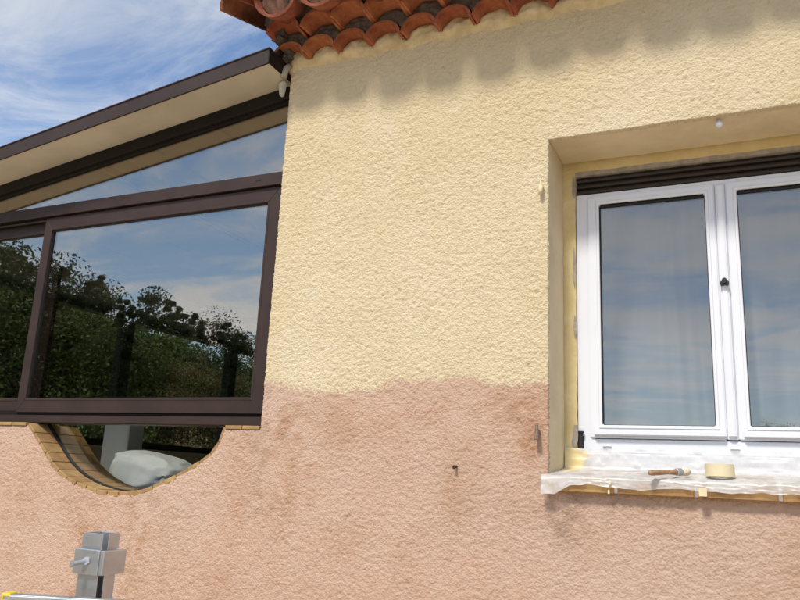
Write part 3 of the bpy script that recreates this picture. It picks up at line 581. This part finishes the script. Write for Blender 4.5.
# sliding sashes
def sash(x0, x1, z0, z1, l, r_, b, t, y0, y1):
    s_ = obj('sliding_sash', bar_frame(MB(), x0, x1, z0, z1, l, r_, b, t, y0, y1), M_brown, ver, .0012)
    obj('gasket', bar_frame(MB(), x0 + l - .001, x1 - r_ + .001, z0 + b - .001, z1 - t + .001, .004, .004, .004, .007, y0 + .008, y1 - .008), M_black, s_)
    obj('glazing_bead', bar_frame(MB(), x0 + l - .012, x1 - r_ + .012, z0 + b - .012, z1 - t + .012, .0115, .0115, .0115, .0115, y0 - .002, y0 + .01), M_brown, s_, .002)
    obj('pane', MB().box(x0 + l - .006, x1 - r_ + .006, y0 + .014, y0 + .020, z0 + b - .006, z1 - t + .006), G_ver, s_)
    return s_
sash(-3.434, XL - .040, .253, 1.303, .058, .068, .070, .072, .052, .082)
sash(-5.17, -3.318, .253, 1.290, .06, .062, .072, .060, .084, .112)
# glass in the half-round opening, with its seal
ap = [arch_at(s, TT + .001) for s in np.linspace(.02, S[-1] - .02, 40)]
sealm = MB()
for k in range(50):
    s0, s1 = S[-1] * k / 50, S[-1] * (k + 1) / 50; sealm.prism([arch_at(s0, TT - .006), arch_at(s1, TT - .006), arch_at(s1, TT + .006), arch_at(s0, TT + .006)], .106, .124)
obj('seal', sealm, M_black, ver)
gp = [(ap[0][0], .198)] + [(x, z) for x, z in ap] + [(ap[-1][0], .198)]
gp = [(x, min(z, .198)) for x, z in gp]
gm = MB(); nn = len(gp)
for (xa_, za_), (xb_, zb_) in zip(gp[:-1], gp[1:]):
    if xb_ - xa_ > 1e-4: gm.prism([(xa_, za_), (xb_, zb_), (xb_, .1982), (xa_, .1982)], .113, .117)
me = gm.mesh('arch_pane', G_arch); bm = bmesh.new(); bm.from_mesh(me); bmesh.ops.remove_doubles(bm, verts=bm.verts, dist=1e-5)
inner = [f for f in bm.faces if abs(f.normal.x) > .99 and xa_ > f.calc_center_median().x > gp[1][0] + .01]; bmesh.ops.delete(bm, geom=inner, context='FACES'); bm.to_mesh(me); bm.free(); link('arch_pane', me, ver)
# west side: beam, posts, glazing; back side likewise
WX = -5.22
obj('eave_beam', MB().box(WX - .05, WX + .06, .121, VY1, 1.325, RZ(WX - .05) + .012), M_brown_d, ver, .002)
obj('side_rail', MB().box(WX - .05, WX + .05, .121, VY1 - .25, .171, .235), M_brown_d, ver, .002)
for y in (.95, 2.50, 4.10): obj('side_post', MB().box(WX - .045, WX + .05, y - .05, y + .075, .2355, 1.3245), M_brown_d, ver, .002)
obj('corner_post', MB().box(WX - .05, WX + .055, VY1 - .249, VY1 - .1, .171, 1.3245), M_brown_d, ver, .002)
for y0, y1 in ((.125, .9), (1.026, 2.449), (2.576, 4.049), (4.176, 4.70)): obj('side_pane', MB().box(WX - .003, WX + .003, y0, y1, .236, 1.324), glassmat('side_glass', .02, (.97, .98, .97)) if 'side_glass' not in MATS else MATS['side_glass'], ver)
obj('back_wall', MB().prism([(WX + .06, .171), (XL, .171), (XL, RZ(XL) + .016), (WX + .06, RZ(WX + .06) + .016)], VY1 - .24, VY1 - .08), M_back, ver)
obj('veranda_floor', MB().box(-4.94, XL - .005, .295, 4.64, -1.0, -.93), M_tile_floor, ver)
# plastic end piece hanging at the corner of the soffit
ep = MB(); ep.add([(-1.935, -.02, 1.80), (-1.893, -.035, 1.80), (-1.893, .0, 1.80), (-1.935, .015, 1.80), (-1.93, -.015, 1.735), (-1.905, -.02, 1.725), (-1.905, .0, 1.725), (-1.93, .01, 1.735)], [(0, 1, 2, 3), (7, 6, 5, 4), (0, 4, 5, 1), (1, 5, 6, 2), (2, 6, 7, 3), (3, 7, 4, 0)])
obj('end_piece', ep, mat('milky_plastic', (.55, .53, .48), .5), ver, .006, seg=2)
pp = MB(); pp.tube([(-1.884, -.055, 1.80), (-1.88, -.045, 1.845), (-1.876, -.02, 1.875)], .016, 10); obj('sealant_bead', pp, mat('grey_sealant', (.36, .32, .28), .7), ver, smooth=True)

# things inside the veranda
tb = empty('side_table'); obj('table_top', MB().box(-3.7, -2.45, .40, .95, -.17, -.14), M_floor, tb, .004)
for x, y in ((-3.66, .44), (-2.49, .44), (-3.66, .91), (-2.49, .91)): obj('leg', MB().box(x - .025, x + .025, y - .025, y + .025, -.93, -.171), M_floor, tb)
tag(tb, 'dark table behind the half-round opening under the white bundle', 'table')
bg_ = bmesh.new(); bmesh.ops.create_icosphere(bg_, subdivisions=5, radius=1); rr = random.Random(4)
from mathutils import noise as mnoise
for v in bg_.verts:
    p = v.co.copy(); q = Vector((math.copysign(abs(p.x) ** .62, p.x), math.copysign(abs(p.y) ** .7, p.y), math.copysign(abs(p.z) ** .6, p.z)))
    nrm = 1 - abs(mnoise.noise(p * 1.5 + Vector((1, 4, 2)))); nr2 = 1 - abs(mnoise.noise(Vector((p.x * 2.2, p.y * 2.2, p.z * 6)) + Vector((3, 1, 7))))
    q *= .84 + .15 * nrm + .035 * nr2
    q = Vector((q.x * .235, q.y * .16, q.z * .115)); q.z += .035 * -q.x / .235 * (1 if q.z > 0 else 0)
    v.co = q + Vector((-2.95, .58, -.030))
    if v.co.z < -.139: v.co.z = -.139
me = bpy.data.meshes.new('cloth_bundle'); bg_.to_mesh(me); bg_.free(); me.materials.append(M_bag); me.polygons.foreach_set('use_smooth', [True] * len(me.polygons))
tag(link('cloth_bundle', me), 'crumpled white cloth bundle seen through the half-round brick opening', 'cloth')
cb = empty('storage_box'); tag(cb, 'tall pale box behind the white bundle in the dark veranda', 'box')
obj('body', MB().box(-3.575, -3.375, .80, .93, -.139, .30), M_cab, cb, .006); obj('lid', MB().box(-3.58, -3.37, .795, .935, .301, .325), M_cab, cb, .004)

# ------------------------------------------------------------------ things on the sill
zf = lambda y: sz_front + (y - SY0) / (RD - SY0) * (sz_back - sz_front)
film = MB(); prof = []
for t in np.linspace(0, 1, 10): prof.append((.252 - .010 * t, .152 - .075 * t))
for t in np.linspace(0, 1, 22)[1:]: y = .240 - (.240 - SY0 + .004) * t; prof.append((y, zf(y) + .004))
for t in np.linspace(0, 1, 9)[1:]: prof.append((SY0 - .0065 - .003 * t, .036 - .027 * t))
nxf = 330; fx0, fx1 = -.668, .54; vs = []; nP = len(prof)
for i in range(nxf + 1):
    x = fx0 + (fx1 - fx0) * i / nxf
    hem = .010 * mnoise.noise(Vector((x * 7, 3, 0))) + .006 * mnoise.noise(Vector((x * 23, 1, 0)))
    if x < -.57: hem += -.026 * min(1, (-.57 - x) / .05)
    for j, (y, z) in enumerate(prof):
        v = j / (nP - 1); n_a = mnoise.noise(Vector((x * 6 + v * 3, v * 22, 1.7))); n_b = mnoise.noise(Vector((x * 16 - v * 8, v * 34, 5.1))); rd = 1 - 2 * abs(mnoise.noise(Vector((x * 5.0 + v * 5, v * 15 - x * 2.2, 9.2)))); rd2 = 1 - 2 * abs(mnoise.noise(Vector((x * 11 - v * 4, v * 11 + x * 4, 4.4))))
        lift = .0015 * n_a + .001 * n_b + .0035 * max(0, rd) ** 4 + .003 * max(0, rd2) ** 4
        if j < 10: xx = max(x, OX0 + .004); vs.append((xx, min(y, .249) - abs(lift) * 1.2 - .003, z + .008 * n_a * (1 - j / 9)))
        elif j < 31:
            xx = x if y < -.01 else max(x, OX0 + .004); vs.append((xx, y, z + abs(lift) * .9 + .001))
        else:
            w = (j - 30) / 8; vs.append((x, y - abs(lift) * .9, z + hem * w))
film.add(vs, [(i * nP + j, (i + 1) * nP + j, (i + 1) * nP + j + 1, i * nP + j + 1) for i in range(nxf) for j in range(nP - 1)])
fo = obj('plastic_film', film, M_film, smooth=True)
fv = np.array(film.v); fd = ((fv[:, 0] + .615) / .050) ** 2 + ((fv[:, 2] - .112) / .046) ** 2; fd += np.array([.9 * mnoise.noise(Vector((a[0] * 38, a[2] * 38, 2.))) + .4 * mnoise.noise(Vector((a[0] * 90, a[2] * 90, 5.))) for a in film.v])
fa = fo.data.attributes.new('paint', 'FLOAT', 'POINT'); fa.data.foreach_set('value', (np.clip(1.5 - fd, 0, 1) * (fv[:, 1] > .10)).astype(np.float32)); tag(fo, 'translucent wrinkled plastic film masking the window sill', 'plastic sheet')
# end of the film folded over the left end of the sill
fe = grid_sheet((SX0 - .010, SY0 - .010, .030), (0, .052, .004), (0.002, 0, -.047), 12, 10)
fe.v = [(v[0] - .006 * abs(mnoise.noise(Vector((v[1] * 60, v[2] * 60, 2)))) , v[1], v[2]) for v in fe.v]; obj('folded_end', fe, M_film, fo, smooth=True)
for (x, w, z0, z1) in ((-.158, .024, -.006, .020), (-.440, .006, -.012, .0), (-.437, .007, .018, .032)): obj('tape_patch', MB().box(x, x + w, SY0 - .019, SY0 - .0175, z0, z1), M_tapec, fo)
tr = MB(); n = 36; cx, cy, r1, r2 = -.098, .062, .046, .037; zb = zf(.06) + .0125; th = .040
vs = []
for k in range(n):
    a = 2 * math.pi * k / n
    for r_, z in ((r1, zb), (r1, zb + th), (r2, zb + th), (r2, zb)): vs.append((cx + r_ * math.cos(a), cy + r_ * math.sin(a), z))
tr.add(vs, [(k * 4 + q, ((k + 1) % n) * 4 + q, ((k + 1) % n) * 4 + (q + 1) % 4, k * 4 + (q + 1) % 4) for k in range(n) for q in range(4)])
to = obj('tape_roll', tr, M_tapec); autosmooth(to); tag(to, 'roll of beige masking tape lying on the plastic on the sill', 'tape roll')
core_ = MB(); vs = []
for k in range(n):
    a = 2 * math.pi * k / n
    for r_, z in ((r2 - .0003, zb + .0005), (r2 - .0003, zb + th - .001), (r2 - .003, zb + th - .001), (r2 - .003, zb + .0005)): vs.append((cx + r_ * math.cos(a), cy + r_ * math.sin(a), z))
core_.add(vs, [(k * 4 + q, ((k + 1) % n) * 4 + q, ((k + 1) % n) * 4 + (q + 1) % 4, k * 4 + (q + 1) % 4) for k in range(n) for q in range(4)]); obj('cardboard_core', core_, mat('cardboard', (.22, .14, .08), .9), to)
br = empty('paintbrush', (0, 0, 0)); tag(br, 'worn wooden paintbrush lying over the front edge of the sill', 'paintbrush')
A = Vector((-.305, -.085, .060)); B = Vector((-.228, .012, .068)); d = (B - A)
hb = MB(); hb.tube([A + d * t for t in (0, .04, .12, .4, .65, .85, 1)], [.004, .008, .0095, .0085, .007, .0085, .010], 12); obj('handle', hb, M_wood, br, smooth=True)
fb = MB(); fb.tube([A + d * t for t in (.98, 1.0, 1.16, 1.18)], [.0102, .0118, .0122, .011], 12); obj('ferrule', fb, M_alu2, br, smooth=True)
bb = MB(); bb.tube([A + d * t for t in (1.17, 1.3, 1.42, 1.5)], [.0112, .0135, .0125, .004], 12); obj('bristles', bb, M_brist, br, smooth=True)

# ------------------------------------------------------------------ aluminium scaffold in front of the wall
sc = empty('scaffold', (0, 0, 0)); tag(sc, 'bare aluminium scaffold post with clamp and rail in front of the pink wall', 'scaffold')
px, py = -1.522, -1.2
ptop = -.164
post = MB()                                            # open channel profile, slot on the right side
w, dp, th = .066, .060, .004
post.box(px - w / 2, px + w / 2, py, py + th, GZ + .012, ptop); post.box(px - w / 2, px - w / 2 + th, py + th, py + dp - th, GZ + .012, ptop); post.box(px - w / 2, px + w / 2, py + dp - th, py + dp, GZ + .012, ptop)
post.box(px + w / 2 - th, px + w / 2, py + .022, py + dp - th, GZ + .012, ptop)
obj('post', post, M_alu, sc, .0008); obj('foot_plate', MB().box(px - .08, px + .08, py - .05, py + .11, GZ, GZ + .012), M_alu2, sc)
cl_ = MB(); cz0, cz1 = -.262, -.202
cl_.box(px - w / 2 - .009, px + w / 2 + .008, py - .012, py - .004, cz0, cz1); cl_.box(px + w / 2 + .0085, px + w / 2 + .022, py - .010, py + dp + .008, cz0 + .001, cz1 - .001)
cl_.box(px - w / 2 - .009, px - w / 2 - .003, py - .004, py + dp + .008, cz0, cz1); obj('clamp', cl_, M_alu, sc, .002)
pn = MB(); pn.tube([(px + .004, py - .012, -.230), (px - .008, py - .034, -.234), (px - .012, py - .040, -.235)], .0055, 12); pn.tube([(px - .012, py - .040, -.235), (px - .015, py - .046, -.236)], .008, 6); pn.tube([(px + .006, py - .018, -.229), (px + .002, py - .011, -.230)], .010, 6); obj('bolt', pn, M_alu2, sc)
ang = math.radians(21); bx = Matrix.Rotation(ang, 4, 'Z')
rl = MB(); rl.box(0, 2.2, -.028, .0, -.085, 0); rl.box(0, 2.2, -.031, -.0285, -.012, -.002); ro = obj('rail', rl, M_alu2, sc, .003); ro.location = (-1.652, -1.31, -.3065); ro.rotation_euler = (0, 0, ang)
cp = MB().box(-.004, .018, -.031, .003, -.088, .003); c_ = obj('end_cap', cp, M_yellow, sc, .002); c_.location = (-1.652, -1.31, -.3065); c_.rotation_euler = (0, 0, ang)
p2 = Vector((-1.652, -1.31)) + Vector((math.cos(ang), math.sin(ang))) * 2.0; obj('post', MB().box(p2.x - .03, p2.x + .03, p2.y - .06, p2.y - .031, GZ, -.35), M_alu, sc)

# ------------------------------------------------------------------ trees: seen through the veranda, and mirrored in the glass
def crown_mesh(name, kind, seed, H, Wd, leaf, nleaf, m):
    rr = np.random.default_rng(seed); P = []
    if kind == 'round':
        ncl = 34; C = rr.standard_normal((ncl, 3)); C /= np.linalg.norm(C, axis=1)[:, None]; C *= (rr.random((ncl, 1)) ** .4); C = C * np.array([Wd / 2 * .8, Wd / 2 * .8, H * .40]) + np.array([0, 0, H * .56]); rad = rr.uniform(.12, .24, ncl) * Wd
    else:
        ncl = 110; t = 1 - rr.random(ncl) ** .62; rr2 = (1 - t) ** .8 * Wd / 2; an = rr.random(ncl) * 6.283; q = rr.random(ncl) ** .5
        C = np.stack([np.cos(an) * rr2 * q, np.sin(an) * rr2 * q, H * (.12 + .84 * t)], 1); rad = (.022 + .15 * (1 - t)) * Wd
    idx = rr.integers(0, ncl, nleaf); d_ = rr.standard_normal((nleaf, 3)); d_ /= np.linalg.norm(d_, axis=1)[:, None]
    pos = C[idx] + d_ * (rad[idx] * np.minimum(np.abs(rr.standard_normal(nleaf)), 1.25) * .78)[:, None] * np.array([1, 1, .8])
    a = rr.standard_normal((nleaf, 3)); a /= np.linalg.norm(a, axis=1)[:, None]; b = np.cross(a, rr.standard_normal((nleaf, 3))); b /= np.linalg.norm(b, axis=1)[:, None]
    s = (leaf * rr.uniform(.6, 1.3, nleaf))[:, None]; L = pos + a * s; R = pos - a * s; T = pos + b * s * .55; Bo = pos - b * s * .55
    V = np.stack([L, T, R, Bo], 1).reshape(-1, 3); me = bpy.data.meshes.new(name); me.vertices.add(len(V)); me.vertices.foreach_set('co', V.astype(np.float32).ravel())
    me.loops.add(len(V)); me.loops.foreach_set('vertex_index', np.arange(len(V), dtype=np.int32)); me.polygons.add(nleaf); me.polygons.foreach_set('loop_start', np.arange(0, len(V), 4, dtype=np.int32)); me.polygons.foreach_set('loop_total', np.full(nleaf, 4, np.int32)); me.update(calc_edges=True); me.materials.append(m); return me
def trunk_mesh(name, H, seed):
    rr = random.Random(seed); mb = MB(); p = [(0, 0, -.3)]; x = y = 0
    for k in range(1, 7): x += rr.uniform(-.1, .1); y += rr.uniform(-.1, .1); p.append((x, y, H * .78 * k / 6))
    mb.tube(p, [.16 - .022 * k for k in range(7)], 7)
    for k in range(9):
        z = H * rr.uniform(.25, .75); an = rr.random() * 6.28; l = H * rr.uniform(.07, .14); mb.tube([(0, 0, z), (math.cos(an) * l * .5, math.sin(an) * l * .5, z + l * .2), (math.cos(an) * l, math.sin(an) * l, z + l * .35)], [.05, .03, .012], 5)
    return mb.mesh(name, M_bark, smooth=True)
PROT = {}
for nm, kind, H, Wd, leaf, nl, m in (('green', 'round', 8., 5.2, .065, 24000, L_green), ('green2', 'round', 7., 4.6, .06, 22000, L_green), ('dark', 'round', 8., 5., .06, 28000, L_dark), ('pine', 'cone', 9., 4.4, .056, 30000, L_dark), ('pine2', 'cone', 8., 4.0, .056, 27000, L_dark), ('rust', 'round', 7., 4.2, .045, 22000, L_rust)):
    PROT[nm] = (crown_mesh('crown_' + nm, kind, len(nm) * 7 + nl, H, Wd, leaf, nl, m), trunk_mesh('trunk_' + nm, H, nl), H)
def tree(name, nm, az, dist, top, label, group):
    """az in degrees from +Y as seen from the camera foot; top = height of the tree top above the eye"""
    c, t, H = PROT[nm]; x, y = math.sin(math.radians(az)) * dist, math.cos(math.radians(az)) * dist - D
    s = (top - GZ) / (H * .98); o = empty(name, (x, y, GZ)); o.rotation_euler = (0, 0, random.uniform(0, 6.28)); o.scale = (s * random.uniform(.9, 1.1), s * random.uniform(.9, 1.1), s)
    link('crown', c, o); link('trunk', t, o); return tag(o, label, 'tree', group)
tan = lambda a: math.tan(math.radians(a))
# west of the veranda
for i, (az, dist, el, nm) in enumerate(((-63, 24, 17, 'green'), (-58, 26, 15.5, 'green2'), (-54, 27, 14, 'green'), (-51, 25, 13.6, 'green2'), (-48.6, 27, 13, 'green'), (-46, 24, 12.4, 'green2'), (-43.6, 28, 11.4, 'dark'), (-41.6, 26, 10.2, 'green2'), (-40, 24, 8.2, 'rust'), (-38.4, 27, 9.2, 'dark'), (-37, 25, 7.8, 'rust'), (-34.5, 26, 9.2, 'green'), (-60, 36, 15, 'dark'), (-52, 37, 14, 'dark'), (-47, 38, 12, 'dark'), (-42, 39, 10.4, 'dark'), (-38.5, 40, 9.4, 'dark'), (-35, 39, 9.6, 'dark'))):
    lab = {'green': 'leafy green tree seen through the veranda glazing', 'green2': 'leafy green tree seen through the veranda glazing', 'dark': 'dark green tree standing behind the bright trees beyond the veranda', 'rust': 'yellowish rust tree seen through the lower right of the veranda pane'}[nm]
    tree('leafy_tree', nm, az, dist, dist * tan(el), lab, 'trees beyond the veranda' if nm != 'rust' else 'rust trees beyond the veranda')
# behind the camera: mirrored in the panes (mirror directions)
k = 0
for az in np.arange(-78, -27, 1.15):
    el = np.interp(az, [-70, -52, -47, -44, -40, -35, -30], [16.5, 14.8, 13.6, 12.2, 11.8, 9.8, 9.0]) * random.uniform(.95, 1.06); dist = random.uniform(44, 54)
    nm = random.choice(['pine', 'pine2', 'dark', 'pine', 'pine2']) if k % 9 != 3 else 'rust'
    tree('forest_tree', nm, 180 - az, dist, dist * tan(el), 'dark forest tree mirrored in the large veranda pane' if nm != 'rust' else 'rust tinged forest tree mirrored in the large veranda pane', 'mirrored forest trees'); k += 1
for az, el in ((1.8, 5.6), (3.6, 5.4), (5.5, 4.6), (-2, 3.6), (-5, 3.5), (-8, 3.4), (-12, 3.7), (-16, 4.2), (-20, 5.0), (-24, 6.8), (8, 4), (13, 4), (18, 4.5)):
    dist = random.uniform(48, 56); tree('forest_tree', random.choice(['dark', 'rust', 'dark']), 180 - az, dist, dist * tan(el), 'rounded far tree mirrored low in the white window', 'far trees mirrored in the window')
